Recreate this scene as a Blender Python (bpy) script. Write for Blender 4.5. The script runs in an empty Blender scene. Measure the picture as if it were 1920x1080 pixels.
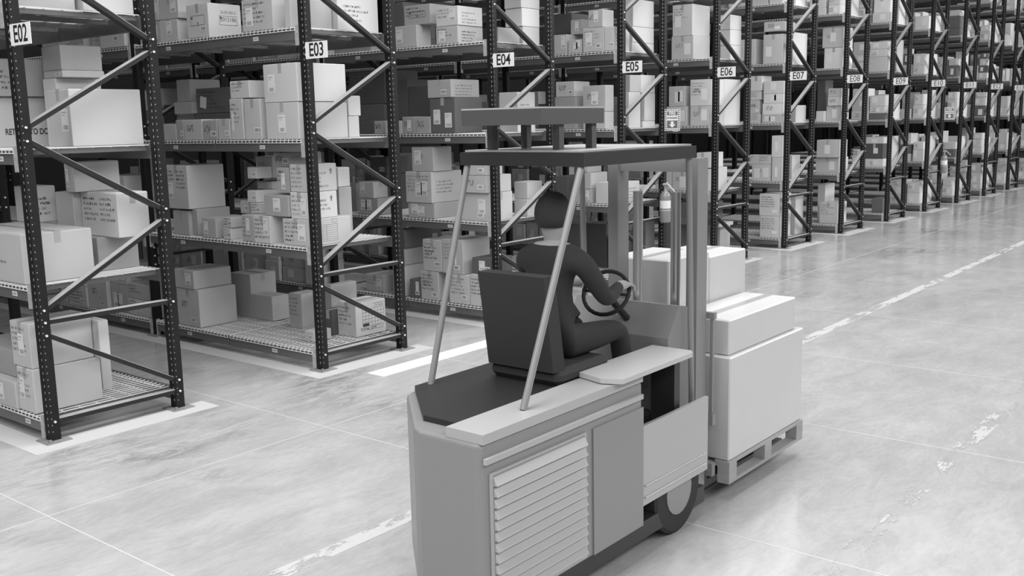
import bpy, bmesh, math, random
from mathutils import Vector, Matrix
C = bpy.context.scene.collection
SC = bpy.context.scene
PI = math.pi

# ---------------------------------------------------------------- camera
cd = bpy.data.cameras.new('camera'); cam = bpy.data.objects.new('camera', cd); C.objects.link(cam)
cd.sensor_width = 36; cd.lens = 35.02; cd.clip_end = 200
R = Vector((0.62941992, -0.77680129, -0.02025639)); U = Vector((0.14078729, 0.08836201, 0.98608879)); F = Vector((0.76420515, 0.62351576, -0.16498056))
cam.matrix_world = Matrix(((R.x, U.x, -F.x, -3.44199553), (R.y, U.y, -F.y, -7.30129765), (R.z, U.z, -F.z, 2.32820011), (0, 0, 0, 1)))
SC.camera = cam
# ---------------------------------------------------------------- exposure and light
SC.view_settings.view_transform = 'Standard'; SC.view_settings.look = 'None'
SC.view_settings.exposure = 0.0; SC.view_settings.gamma = 1.0; SC.view_settings.use_curve_mapping = False
w = bpy.data.worlds.new('world'); SC.world = w; w.use_nodes = True
w.node_tree.nodes['Background'].inputs[0].default_value = (1, 1, 1, 1)
w.node_tree.nodes['Background'].inputs[1].default_value = 0.12
def area(name, loc, sx, sy, power, rot=(0, 0, 0)):
    l = bpy.data.lights.new(name, 'AREA'); l.shape = 'RECTANGLE'; l.size = sx; l.size_y = sy; l.energy = power
    o = bpy.data.objects.new(name, l); C.objects.link(o); o.location = loc; o.rotation_euler = rot; return o
area('aisle_light', (-7, -3.4, 8.2), 17, 4.5, 1450, (math.radians(8), 0, 0))
area('aisle_light', (9, -3.0, 8.2), 15, 4.5, 950, (math.radians(8), 0, 0))
area('aisle_light', (25, -9.5, 8.2), 17, 3.0, 1500, (math.radians(40), 0, 0))
area('added_fill_light', (-5, -12.5, 7.5), 22, 2.4, 1000, (math.radians(50), 0, 0))  # pair of fill lamps added to brighten the truck side and lower cartons
area('added_fill_light', (20, -12.5, 7.5), 26, 2.4, 1050, (math.radians(50), 0, 0))

# ---------------------------------------------------------------- materials (the photo is black and white: every tone is a grey)
def mat(name, v, rough=.6, metal=0, spec=.5, var=0, nscale=0, namt=0, coat=0, stretch=(1, 1, 1)):
    m = bpy.data.materials.new(name); m.use_nodes = True; nt = m.node_tree; b = nt.nodes['Principled BSDF']
    b.inputs['Roughness'].default_value = rough; b.inputs['Metallic'].default_value = metal
    b.inputs['Specular IOR Level'].default_value = spec; b.inputs['Coat Weight'].default_value = coat
    b.inputs['Base Color'].default_value = (v, v, v, 1)
    val = None
    def math_(op, a, bb):
        n = nt.nodes.new('ShaderNodeMath'); n.operation = op
        for i, q in enumerate((a, bb)):
            if isinstance(q, (int, float)): n.inputs[i].default_value = q
            else: nt.links.new(q, n.inputs[i])
        return n.outputs[0]
    if var:
        oi = nt.nodes.new('ShaderNodeObjectInfo')
        val = math_('MULTIPLY_ADD', oi.outputs['Random'], 2 * var); val.node.inputs[2].default_value = 1 - var
    if nscale:
        tc = nt.nodes.new('ShaderNodeTexCoord'); mp = nt.nodes.new('ShaderNodeMapping'); mp.inputs['Scale'].default_value = stretch
        nz = nt.nodes.new('ShaderNodeTexNoise'); nz.inputs['Scale'].default_value = nscale; nz.inputs['Detail'].default_value = 4
        nt.links.new(tc.outputs['Object'], mp.inputs[0]); nt.links.new(mp.outputs[0], nz.inputs['Vector'])
        k = math_('MULTIPLY_ADD', nz.outputs['Fac'], 2 * namt); k.node.inputs[2].default_value = 1 - namt
        val = k if val is None else math_('MULTIPLY', val, k)
    if val is not None:
        o = math_('MULTIPLY', val, v); cb = nt.nodes.new('ShaderNodeCombineColor')
        for i in range(3): nt.links.new(o, cb.inputs[i])
        nt.links.new(cb.outputs[0], b.inputs['Base Color'])
    return m
M = dict(
 c=mat('far_lit_kraft_cardboard', .54, .75, spec=.3, var=.24, nscale=3, namt=.1), k=mat('kraft_cardboard', .42, .75, spec=.3, var=.22, nscale=3, namt=.12), p=mat('pale_cardboard', .52, .7, spec=.3, var=.12, nscale=3, namt=.07),
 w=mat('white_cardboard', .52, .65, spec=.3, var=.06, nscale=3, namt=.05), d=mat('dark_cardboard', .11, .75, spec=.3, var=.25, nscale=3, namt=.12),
 tape=mat('packing_tape', .36, .3, spec=.5), paper=mat('label_paper', .68, .6), ink=mat('printing_ink', .045, .7), fade=mat('faded_ink', .16, .8),
 post=mat('rack_post_paint', .013, .6, spec=.2, nscale=6, namt=.3), beam=mat('rack_beam_paint', .12, .38, spec=.5, nscale=4, namt=.2, stretch=(1, .3, 1)),
 brace=mat('rack_brace_paint', .018, .5, spec=.3), sheen=mat('painted_flange_sheen', .34, .7, nscale=8, namt=.2), worn=mat('worn_steel', .45, .5, metal=.2, nscale=30, namt=.5), wire=mat('galvanised_wire', .75, .45, metal=.1),
 hole=mat('painted_hole_light', .40, .5, metal=.2), bolt=mat('zinc_bolt', .8, .35, metal=.3), plate=mat('foot_plate_steel', .3, .5, metal=.3, nscale=20, namt=.4),
 sign=mat('sign_white', .85, .45), signink=mat('sign_black', .02, .5), wall=mat('dark_wall', .04, .9),
 tgrey=mat('truck_grey_paint', .25, .35, spec=.5), tlight=mat('truck_light_paint', .42, .35), twhite=mat('truck_white_paint', .5, .35), tcoal=mat('truck_charcoal_paint', .08, .45), tdark=mat('truck_black_steel', .025, .45),
 rubber=mat('rubber', .03, .8), chrome=mat('bright_steel', .6, .25, metal=.8), cloth=mat('dark_clothing', .028, .9), skin=mat('skin', .35, .6), hair=mat('dark_hair', .03, .8),
 ext=mat('extinguisher_body', .22, .25, spec=.6), wood=mat('pallet_wood', .38, .8, nscale=5, namt=.25, stretch=(.3, 3, 3)), wrap=mat('pale_stretch_wrapped_carton', .6, .35, nscale=4, namt=.05))

# ---------------------------------------------------------------- mesh builder
class MB:
    def __init__(s): s.v = []; s.f = []; s.m = []
    def add(s, vs, fs, mi=0):
        o = len(s.v); s.v += [tuple(p) for p in vs]; s.f += [tuple(i + o for i in f) for f in fs]; s.m += [mi] * len(fs); return s
    def box(s, x0, x1, y0, y1, z0, z1, mi=0):
        return s.add([(x, y, z) for x in (x0, x1) for y in (y0, y1) for z in (z0, z1)],
                     [(0, 1, 3, 2), (4, 6, 7, 5), (0, 4, 5, 1), (2, 3, 7, 6), (0, 2, 6, 4), (1, 5, 7, 3)], mi)
    def cham(s, x0, x1, y0, y1, z0, z1, c=.004, mi=0):       # box with bevelled edges
        X = (x0, x1); Y = (y0, y1); Z = (z0, z1); vs = []; idx = {}
        for i in (0, 1):
            for j in (0, 1):
                for k in (0, 1):
                    for ax in range(3):
                        p = [X[i], Y[j], Z[k]]; sg = [1 - 2 * i, 1 - 2 * j, 1 - 2 * k]
                        for a in range(3):
                            if a != ax: p[a] += sg[a] * c
                        idx[i, j, k, ax] = len(vs); vs.append(p)
        q = lambda i, j, k, a: idx[i, j, k, a]; fs = []
        for i in (0, 1):
            f = [q(i, 0, 0, 0), q(i, 1, 0, 0), q(i, 1, 1, 0), q(i, 0, 1, 0)]; fs.append(f if i else f[::-1])
            f = [q(0, i, 0, 1), q(1, i, 0, 1), q(1, i, 1, 1), q(0, i, 1, 1)]; fs.append(f[::-1] if i else f)
            f = [q(0, 0, i, 2), q(1, 0, i, 2), q(1, 1, i, 2), q(0, 1, i, 2)]; fs.append(f if i else f[::-1])
        for i in (0, 1):
            for j in (0, 1):
                f = [q(0, i, j, 1), q(1, i, j, 1), q(1, i, j, 2), q(0, i, j, 2)]; fs.append(f if (i ^ j) else f[::-1])
                f = [q(i, 0, j, 0), q(i, 1, j, 0), q(i, 1, j, 2), q(i, 0, j, 2)]; fs.append(f[::-1] if (i ^ j) else f)
                f = [q(i, j, 0, 0), q(i, j, 1, 0), q(i, j, 1, 1), q(i, j, 0, 1)]; fs.append(f if (i ^ j) else f[::-1])
                for k in (0, 1):
                    f = [q(i, j, k, 0), q(i, j, k, 1), q(i, j, k, 2)]; fs.append(f if (i + j + k) % 2 else f[::-1])
        return s.add(vs, fs, mi)
    def tube(s, pts, r, n=8, mi=0, caps=True):
        pts = [Vector(p) for p in pts]; rings = []
        for i, p in enumerate(pts):
            d = (pts[min(i + 1, len(pts) - 1)] - pts[max(i - 1, 0)]).normalized()
            a = d.cross(Vector((0, 0, 1)) if abs(d.z) < .9 else Vector((1, 0, 0))).normalized(); b = d.cross(a)
            rr = r[i] if isinstance(r, (list, tuple)) else r
            rings.append([p + (a * math.cos(2 * PI * k / n) + b * math.sin(2 * PI * k / n)) * rr for k in range(n)])
        vs = [q for rg in rings for q in rg]; fs = []
        for i in range(len(pts) - 1):
            for k in range(n): fs.append((i * n + k, (i + 1) * n + k, (i + 1) * n + (k + 1) % n, i * n + (k + 1) % n))
        if caps: fs += [tuple(range(n)), tuple(range(len(vs) - 1, len(vs) - n - 1, -1))]
        return s.add(vs, fs, mi)
    def cyl(s, p, q, r, n=24, mi=0): return s.tube([p, q], r, n, mi)
    def prism(s, poly, z0, z1, mi=0, axis='z'):              # poly: counter-clockwise outline
        n = len(poly)
        if axis == 'z': vs = [(x, y, z0) for x, y in poly] + [(x, y, z1) for x, y in poly]
        else: vs = [(x, z0, y) for x, y in poly] + [(x, z1, y) for x, y in poly]
        fs = [tuple(range(n - 1, -1, -1)), tuple(range(n, 2 * n))] + [(i, (i + 1) % n, n + (i + 1) % n, n + i) for i in range(n)]
        return s.add(vs, fs, mi)
    def mesh(s, name, mats):
        me = bpy.data.meshes.new(name); me.from_pydata(s.v, [], s.f)
        for m in (mats if isinstance(mats, (list, tuple)) else [mats]): me.materials.append(m)
        me.polygons.foreach_set('material_index', s.m); me.update()
        if len(s.f) < 60000:
            bm = bmesh.new(); bm.from_mesh(me); bmesh.ops.recalc_face_normals(bm, faces=bm.faces); bm.to_mesh(me); bm.free()
        return me
    def build(s, name, mats, parent=None, loc=(0, 0, 0), smooth=False):
        me = s.mesh(name, mats)
        if smooth: me.polygons.foreach_set('use_smooth', [True] * len(me.polygons))
        return link(name, me, parent, loc)
def link(name, me, parent=None, loc=(0, 0, 0), rot=None):
    o = bpy.data.objects.new(name, me); C.objects.link(o); o.location = loc
    if rot: o.rotation_euler = rot
    if parent: o.parent = parent
    return o
def tag(o, label, cat=None, group=None, kind=None):
    if label: o['label'] = label
    if cat: o['category'] = cat
    if group: o['group'] = group
    if kind: o['kind'] = kind
    return o
def empty(name, loc, rz=0):
    o = bpy.data.objects.new(name, None); C.objects.link(o); o.location = loc; o.rotation_euler = (0, 0, rz); o.empty_display_size = .1; return o
def struct(name, mb, m):
    o = mb.build(name, m); o['kind'] = 'structure'; return o
def text_mesh(txt, size, bold=0.0, sx=1.0):
    cu = bpy.data.curves.new('t', 'FONT'); cu.body = txt; cu.size = size; cu.align_x = 'CENTER'; cu.align_y = 'CENTER'; cu.offset = bold
    o = bpy.data.objects.new('t', cu); C.objects.link(o)
    dg = bpy.context.evaluated_depsgraph_get(); me = bpy.data.meshes.new_from_object(o.evaluated_get(dg)); bpy.data.objects.remove(o); bpy.data.curves.remove(cu)
    for v in me.vertices: v.co.x *= sx
    me.materials.clear(); return me
FRONT = (PI / 2, 0, -PI / 2)      # text that faces -X, reading towards -Y
AISLE = (PI / 2, 0, 0)            # text that faces -Y, reading towards +X
# ---------------------------------------------------------------- setting
def floor_material():
    m = bpy.data.materials.new('polished_concrete'); m.use_nodes = True; nt = m.node_tree; N = nt.nodes; L = nt.links; b = N['Principled BSDF']
    geo = N.new('ShaderNodeTexCoord'); sep = N.new('ShaderNodeSeparateXYZ'); L.new(geo.outputs['Object'], sep.inputs[0])
    def noise(scale, sc=(1, 1, 1), det=6, rough=.6, rz=0, dist=0):
        mp = N.new('ShaderNodeMapping'); mp.inputs['Scale'].default_value = sc; mp.inputs['Rotation'].default_value = (0, 0, rz)
        n = N.new('ShaderNodeTexNoise'); n.inputs['Scale'].default_value = scale; n.inputs['Detail'].default_value = det; n.inputs['Roughness'].default_value = rough; n.inputs['Distortion'].default_value = dist
        L.new(geo.outputs['Object'], mp.inputs[0]); L.new(mp.outputs[0], n.inputs['Vector']); return n.outputs['Fac']
    def rng(v, a, bb, c, d):
        r = N.new('ShaderNodeMapRange'); r.inputs[1].default_value = a; r.inputs[2].default_value = bb; r.inputs[3].default_value = c; r.inputs[4].default_value = d; L.new(v, r.inputs[0]); return r.outputs[0]
    def mm(op, a, c):
        n = N.new('ShaderNodeMath'); n.operation = op
        for i, q in enumerate((a, c)):
            if isinstance(q, (int, float)): n.inputs[i].default_value = q
            else: L.new(q, n.inputs[i])
        return n.outputs[0]
    big = rng(noise(.45, (1, 1.6, 1), 5), .35, .65, .88, 1.05)
    streak = rng(noise(2.6, (.6, 1.5, 1), 10, .78, .35, .6), .36, .60, .86, 1.05)
    fine = rng(noise(22, (.6, 1.4, 1), 6, .7), .3, .7, .93, 1.05)
    # black tyre scuffs: patchy, only where two noises agree
    patch = mm('MULTIPLY', rng(noise(.62, (1, 1, 1), 2), .50, .66, 0, 1), rng(noise(4, (.6, 1.7, 1), 10, .82, .3, .8), .45, .60, 0, 1))
    # scuffing belongs to the strip of floor in front of the racks
    zone = mm('MULTIPLY', rng(sep.outputs['Y'], -4.2, -1.8, 0, 1), rng(sep.outputs['Y'], 3.5, .5, .6, 1))
    scuff = mm('SUBTRACT', 1.0, mm('MULTIPLY', mm('MULTIPLY', patch, zone), .45))
    v = mm('MULTIPLY', mm('MULTIPLY', mm('MULTIPLY', big, streak), fine), scuff)
    v = mm('MULTIPLY', v, .48)
    cb = N.new('ShaderNodeCombineColor'); [L.new(v, cb.inputs[i]) for i in range(3)]; L.new(cb.outputs[0], b.inputs['Base Color'])
    L.new(rng(noise(2.5, (1, 1, 1), 5), .3, .7, .12, .24), b.inputs['Roughness']); b.inputs['Specular IOR Level'].default_value = .55
    return m
P = 2.647; D = 1.07; BAY = 2.85
struct('floor', MB().box(-14, 60, -26, 15, -.2, 0), floor_material())
struct('wall_left', MB().box(-14, 60, 15, 15.2, 0, 10), M['wall'])
struct('wall_far', MB().box(60, 60.2, -26, 15, 0, 10), M['wall'])

def paint_material(name, v, wear, scale=14, lo=.5):
    m = bpy.data.materials.new(name); m.use_nodes = True; nt = m.node_tree; N = nt.nodes; L = nt.links; b = N['Principled BSDF']
    b.inputs['Base Color'].default_value = (v, v, v, 1); b.inputs['Roughness'].default_value = .4
    if wear:
        tc = N.new('ShaderNodeTexCoord'); mp = N.new('ShaderNodeMapping'); mp.inputs['Scale'].default_value = (.35, 1, 1); n = N.new('ShaderNodeTexNoise'); n.inputs['Scale'].default_value = scale; n.inputs['Detail'].default_value = 8
        n.inputs['Roughness'].default_value = .75
        r = N.new('ShaderNodeMapRange'); r.inputs[1].default_value = lo - .03; r.inputs[2].default_value = lo + .03
        L.new(tc.outputs['Object'], mp.inputs[0]); L.new(mp.outputs[0], n.inputs['Vector']); L.new(n.outputs['Fac'], r.inputs[0]); L.new(r.outputs[0], b.inputs['Alpha'])
    return m
PW = paint_material('worn_line_paint', .58, True, 7, .46); PD = paint_material('very_worn_line_paint', .52, True, 5, .53); PS = paint_material('floor_band_paint', .6, True, 3, .24)
JT = mat('saw_cut', .60, .5); JD = mat('dark_saw_cut', .22, .6)
tag(MB().box(-6, 50, -3.27, -3.15, .0005, .0016).build('floor_line', PW), 'long worn white painted line running along the middle of the aisle floor', 'floor marking')
tag(MB().box(-4, 50, -5.56, -5.44, .0005, .0016).build('floor_line', PD), 'faded broken white painted line nearest the right edge of the aisle floor', 'floor marking')
tag(MB().box(2.8, 5.3, -.64, -.41, .0005, .0018).build('truck_blur_strip', M['sign']), 'short bright white strip standing in for a blurred part of the moving truck, in front of racks E03 and E04', 'floor marking')  # flat stand-in for a blurred part of the moving truck
for i, y in enumerate((-1.41, -6.9)): struct('trim_%d' % (i + 1), MB().box(-6, 50, y - .004, y + .004, .0004, .0012), JT)
for i, x in enumerate((-5.1, -2.95, -.765, 1.445, 3.66, 5.87, 8.1, 10.3, 12.5)): struct('trim_%d' % (i + 3), MB().box(x - .004, x + .004, -12, 9, .0003, .001), JT)
for n in range(2, 18):
    x = (n - 2) * P
    mb = MB().box(x - .25, x + D + .24, -.20, .06, .0006, .002).box(x - .25, x - .05, .06, 11.2, .0006, .002)
    o = mb.build('floor_band', PS)
    tag(o, 'white band painted on the floor around the foot of rack row E%02d' % n, 'floor marking', 'white floor bands around the rack rows')

# ---------------------------------------------------------------- racks
DK = [.185, 1.19, 2.205, 3.225, 4.24, 5.255]
HT = 6.5
def post_meshes():
    a = MB(); w = .038
    # C-shaped upright: web towards the aisle side, lips towards the cross aisles
    a.box(-w, w, 0, .004, 0, HT).box(-w, -w + .004, .004, .085, 0, HT).box(w - .004, w, .004, .085, 0, HT).box(-w + .004, -.012, .081, .085, 0, HT).box(.012, w - .004, .081, .085, 0, HT)
    h = MB(); z = .08  # pale quads paint the light seen through the punched holes
    while z < HT - .05:
        for x in (-.021,): h.add([(x - .003, -.0006, z - .004), (x + .003, -.0006, z - .004), (x + .003, -.0006, z + .004), (x - .003, -.0006, z + .004)], [(0, 1, 2, 3)])
        for y in (.028, .072)[:1]: h.add([(-w - .0006, y - .005, z - .010), (-w - .0006, y + .005, z - .010), (-w - .0006, y + .004, z + .010), (-w - .0006, y - .004, z + .010)], [(0, 3, 2, 1)])
        z += .0508
    return a.mesh('post', M['post']), h.mesh('punched_holes', M['hole'])
POST, HOLE = post_meshes()
BASE = MB().box(-.095, .095, -.06, .13, 0, .012).box(-.07, -.05, -.035, -.015, .008, .03).box(.05, .07, .11, .13, .008, .03).mesh('foot_plate', M['plate'])
def brace_mesh(x0, z0, x1, z1):
    a = Vector((x0, .006, z0)); b = Vector((x1, .006, z1)); d = (b - a); L = d.length; d.normalize(); up = Vector((-d.z, 0, d.x)); yy = Vector((0, 1, 0)); mb = MB()
    if up.z < 0: up = -up
    def bar(y0, y1, u0, u1, mi=0):
        vs = [p + yy * y + up * u for p in (a, b) for y in (y0, y1) for u in (u0, u1)]
        mb.add(vs, [(0, 1, 3, 2), (4, 6, 7, 5), (0, 4, 5, 1), (2, 3, 7, 6), (0, 2, 6, 4), (1, 5, 7, 3)], mi)
    bar(0, .004, -.018, .0145); bar(0, .068, .0145, .018, 1); bar(.004, .068, -.018, -.0145)  # pale upper flange: overhead light reflected by the brace, put into its colour
    return mb.mesh('brace', [M['brace'], M['sheen']])
W = .036
SEG = [(0, .155, 1, .155), (1, .251, 0, .82), (0, .918, 1, .918), (0, 1.011, 1, 1.589), (1, 1.685, 0, 2.257), (0, 2.355, 1, 2.929), (1, 3.026, 0, 3.61), (0, 3.705, 1, 4.28), (1, 4.376, 0, 4.95), (0, 5.05, 1, 5.62), (1, 5.72, 0, 6.29)]
BR = []; bo = MB()
for s0, za, s1, zb in SEG:
    k = (zb - za) / (D * (s1 - s0)) if s1 != s0 else 0
    xa = .02 if s0 == 0 else D - .02; xb = D - .02 if s1 else .02
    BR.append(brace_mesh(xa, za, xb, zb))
    for s_, z in ((s0, za), (s1, zb)):
        cx = D * s_
        bo.cyl((cx, .001, z), (cx, -.012, z), .0095, 6)
BOLT = bo.mesh('bolts', M['bolt'])
def beam_mesh(flip):
    mb = MB(); t = -1 if flip else 1
    for y0, y1 in ((.112, 1.469), (1.481, 2.842)):
        mb.box(*(sorted((0, .045 * t))), y0, y1, -.118, -.034)
        mb.box(*(sorted((.018 * t, .045 * t))), y0, y1, -.034, -.008)
    return mb.mesh('beam', M['beam'])
BEAM, RBEAM = beam_mesh(False), beam_mesh(True)
CONN = [MB().box(-.007, -.0005, y0, y1, -.17, .012).box(-.0005, .04, *ww, -.17, .012).mesh('connector_plate', M['worn']) for y0, y1, ww in ((.088, .132, (.088, .094)), (2.838, 2.85, (2.844, 2.85)))]
def deck_mesh():
    mb = MB(); r = .0038
    def wirex(y, x0, x1, z): mb.box(x0, x1, y - r, y + r, z - 2 * r, z)
    for b0, b1 in ((.13, 1.455), (1.495, 2.825)):
        n = 22
        for i in range(n + 1):
            y = b0 + (b1 - b0) * i / n
            wirex(y, -.008, D + .012, -.001)
            mb.box(-.014, -.008, y - r, y + r, -.036, -.001)
        for x in [-.011] + [.04 + .1425 * k for k in range(8)]: mb.box(x - r, x + r, b0, b1, -.0075 - 2 * r, -.0072)
        mb.box(-.017, -.011, b0, b1, -.038, -.031)
    return mb.mesh('wire_deck', M['wire'])
DECK = deck_mesh()
ch = MB()
for y in (.16, .58, 1.02, 1.42, 1.53, 1.95, 2.39, 2.79): ch.box(.047, D - .047, y - .022, y + .022, -.05, -.0145)
CHAN = ch.mesh('deck_channels', M['beam'])
tg = MB()
TAGP = MB().box(-.0015, 0, -.04, .04, -.018, .018).mesh('location_tag', M['paper'])
tt = MB()
for k in range(7): tt.box(-.0022, -.0015, -.026 + k * .008, -.0215 + k * .008 - (k % 2) * .001, -.008, .008)
TAGI = tt.mesh('tag_print', M['fade'])
for n in range(2, 18):
    root = empty('pallet_rack', ((n - 2) * P, 0, 0))
    tag(root, 'dark steel pallet rack row%s, %s' % (' with the E%02d sign' % n if n < 14 else ' number %d of the line' % (n - 1), {2: 'nearest the camera at the left edge', 3: 'second from the left', 4: 'half hidden behind the forklift'}.get(n, 'running away from the main aisle')), 'rack', 'rack rows along the main aisle')
    nb = {2: 2, 3: 3, 4: 3, 5: 3, 6: 3}.get(n, 2)
    levels = 6
    for b in range(nb + 1):
        for sx in (0, D):
            p = link('post', POST, root, (sx, b * BAY, 0)); link('foot_plate', BASE, p)
            if b == 0: link('punched_holes', HOLE, p)['kind'] = 'stuff'
        if b == 0 or n < 5:
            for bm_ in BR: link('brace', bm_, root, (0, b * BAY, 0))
            link('bolts', BOLT, root, (0, b * BAY, 0))['kind'] = 'stuff'
    for b in range(nb):
        for li in range(levels):
            z = DK[li]
            o = link('beam', BEAM, root, (-.04, b * BAY, z)); [link('connector_plate', c_, o) for c_ in CONN]
            link('beam', RBEAM, root, (D + .04, b * BAY, z))
            dk = link('wire_deck', DECK, root, (0 - .035, b * BAY, z))
            link('deck_channels', CHAN, dk, (.035, 0, 0))
            if n < 9:
                for y in ((.72, 2.2) if n > 2 else (.35, 2.2)):
                    t_ = link('location_tag', TAGP, o, (-.0005, y, -.075)); link('tag_print', TAGI, t_)

# flag signs E02..E13, standing out from the front post into the main aisle
for n in range(2, 14):
    x = (n - 2) * P - .042; s = MB().box(-.0015, .0015, -.30, .0, 0, .148).box(0, .006, -.03, .01, .03, .05).box(0, .006, -.03, .01, .10, .12).build('aisle_sign', M['sign'], loc=(x, -.002, 2.925))
    tag(s, 'small white sign reading E%02d on the front post of its rack row' % n, 'sign', 'row number signs')
    me = text_mesh('E%02d' % n, .165, .003 if n < 6 else .0015 if n < 8 else 0, .84); me.materials.append(M['signink'])
    o = link('sign_text', me, s, (-.0022, -.15, .072), FRONT)
# ---------------------------------------------------------------- fire extinguishers and their signs
def fire_point(n, near):
    x = (n - 2) * P + D - .04
    wh = 'E%02d' % n
    s = MB().box(-.0015, .0015, -.245, 0, 0, .30).build('fire_sign', M['sign'], loc=(x - .001, -.012, 2.152))
    tag(s, 'striped white FIRE EXTINGUISHER sign with down arrow on rack row %s' % wh, 'sign', 'fire extinguisher signs')
    st = MB()
    for k in range(-6, 8):      # hazard border: slanted dark bars, clipped to a frame
        pass
    T = -.0022
    def quad(y0, z0, y1, z1, mb): mb.add([(T, y0, z0), (T, y1, z0), (T, y1, z1), (T, y0, z1)], [(0, 1, 2, 3)])
    bw = .026
    for k in range(10):
        z = .008 + k * .029
        for y0, y1 in ((-.241, -.241 + bw), (-.004 - bw, -.004)):
            st.add([(T, y0, z), (T, y1, z + .012 if z + .012 < .29 else .29), (T, y1, min(z + .026, .296)), (T, y0, min(z + .014, .296))], [(0, 1, 2, 3)])
    for k in range(7):
        y = -.205 + k * .026
        for z0, z1 in ((.006, .024), (.276, .294)): st.add([(T, y, z0), (T, y + .012, z0), (T, y + .024, z1), (T, y + .012, z1)], [(0, 1, 2, 3)])
    st.build('hazard_stripes', M['signink'], s)
    pn = MB(); quad(-.208, .212, -.038, .268, pn); quad(-.208, .034, -.038, .142, pn)
    pn.build('dark_panels', M['fade'], s)
    a = MB(); T2 = -.0030
    a.add([(T2, -.123 + .022, .13), (T2, -.123 + .022, .088), (T2, -.123 + .05, .088), (T2, -.123, .042), (T2, -.123 - .05, .088), (T2, -.123 - .022, .088), (T2, -.123 - .022, .13)], [(0, 1, 2, 3, 4, 5, 6)])
    a.build('down_arrow', M['sign'], s)
    me = text_mesh('FIRE', .062, .0015, .95); me.materials.append(M['sign']); link('sign_text', me, s, (-.0032, -.123, .240), FRONT)
    me = text_mesh('EXTINGUISHER', .034, .0007, .72); me.materials.append(M['signink']); link('sign_text', me, s, (-.0032, -.123, .177), FRONT)
    cx = x - .11; cy = -.092; r = .076
    e = empty('fire_extinguisher', (cx, cy, .872))
    tag(e, 'fire extinguisher with pale label hanging on the rear post of rack row %s' % wh, 'fire extinguisher', 'fire extinguishers on the racks')
    zs = [(0, .01), (.0, .068), (.012, r), (.36, r), (.40, .066), (.43, .045), (.445, .022), (.475, .020)]
    MB().tube([(0, 0, z) for z, _ in zs], [q for _, q in zs], 24).build('cylinder', M['ext'], e, smooth=True)
    MB().tube([(0, 0, .20), (0, 0, .31)], r + .0012, 24, caps=False).build('label', M['paper'], e, smooth=True)
    b = MB().tube([(0, 0, .165), (0, 0, .18)], r + .003, 24).box(.073, .082, -.02, .07, .12, .42); b.build('bracket', M['worn'], e)
    v = MB().cyl((0, 0, .47), (0, 0, .52), .018, 12).box(-.012, .012, -.05, .02, .505, .525); v.build('valve', M['chrome'], e)
    hd = MB(); hd.add([(-.012, -.02, .55), (.012, -.02, .55), (.012, -.15, .43), (-.012, -.15, .43), (-.012, -.02, .565), (.012, -.02, .565), (.012, -.15, .447), (-.012, -.15, .447)], [(0, 3, 2, 1), (4, 5, 6, 7), (0, 1, 5, 4), (1, 2, 6, 5), (2, 3, 7, 6), (3, 0, 4, 7)])
    hd.box(-.012, .012, -.03, .03, .52, .553); hd.build('handle', M['twhite'], e)
    MB().tube([(0, .02, .52), (0, .07, .53), (0, .092, .46), (0, .092, .30), (0, .085, .10), (0, .08, .05)], .009, 8).build('hose', M['rubber'], e, smooth=True)
fire_point(5, True); fire_point(10, False)
t = MB().box(-.003, 0, -.06, .06, 0, .27).build('inspection_tag', M['paper'], loc=(8 * P + D - .041, -.07, 1.62)); tag(t, 'blank white tag hanging on the post above the far fire extinguisher', 'tag')

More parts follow.
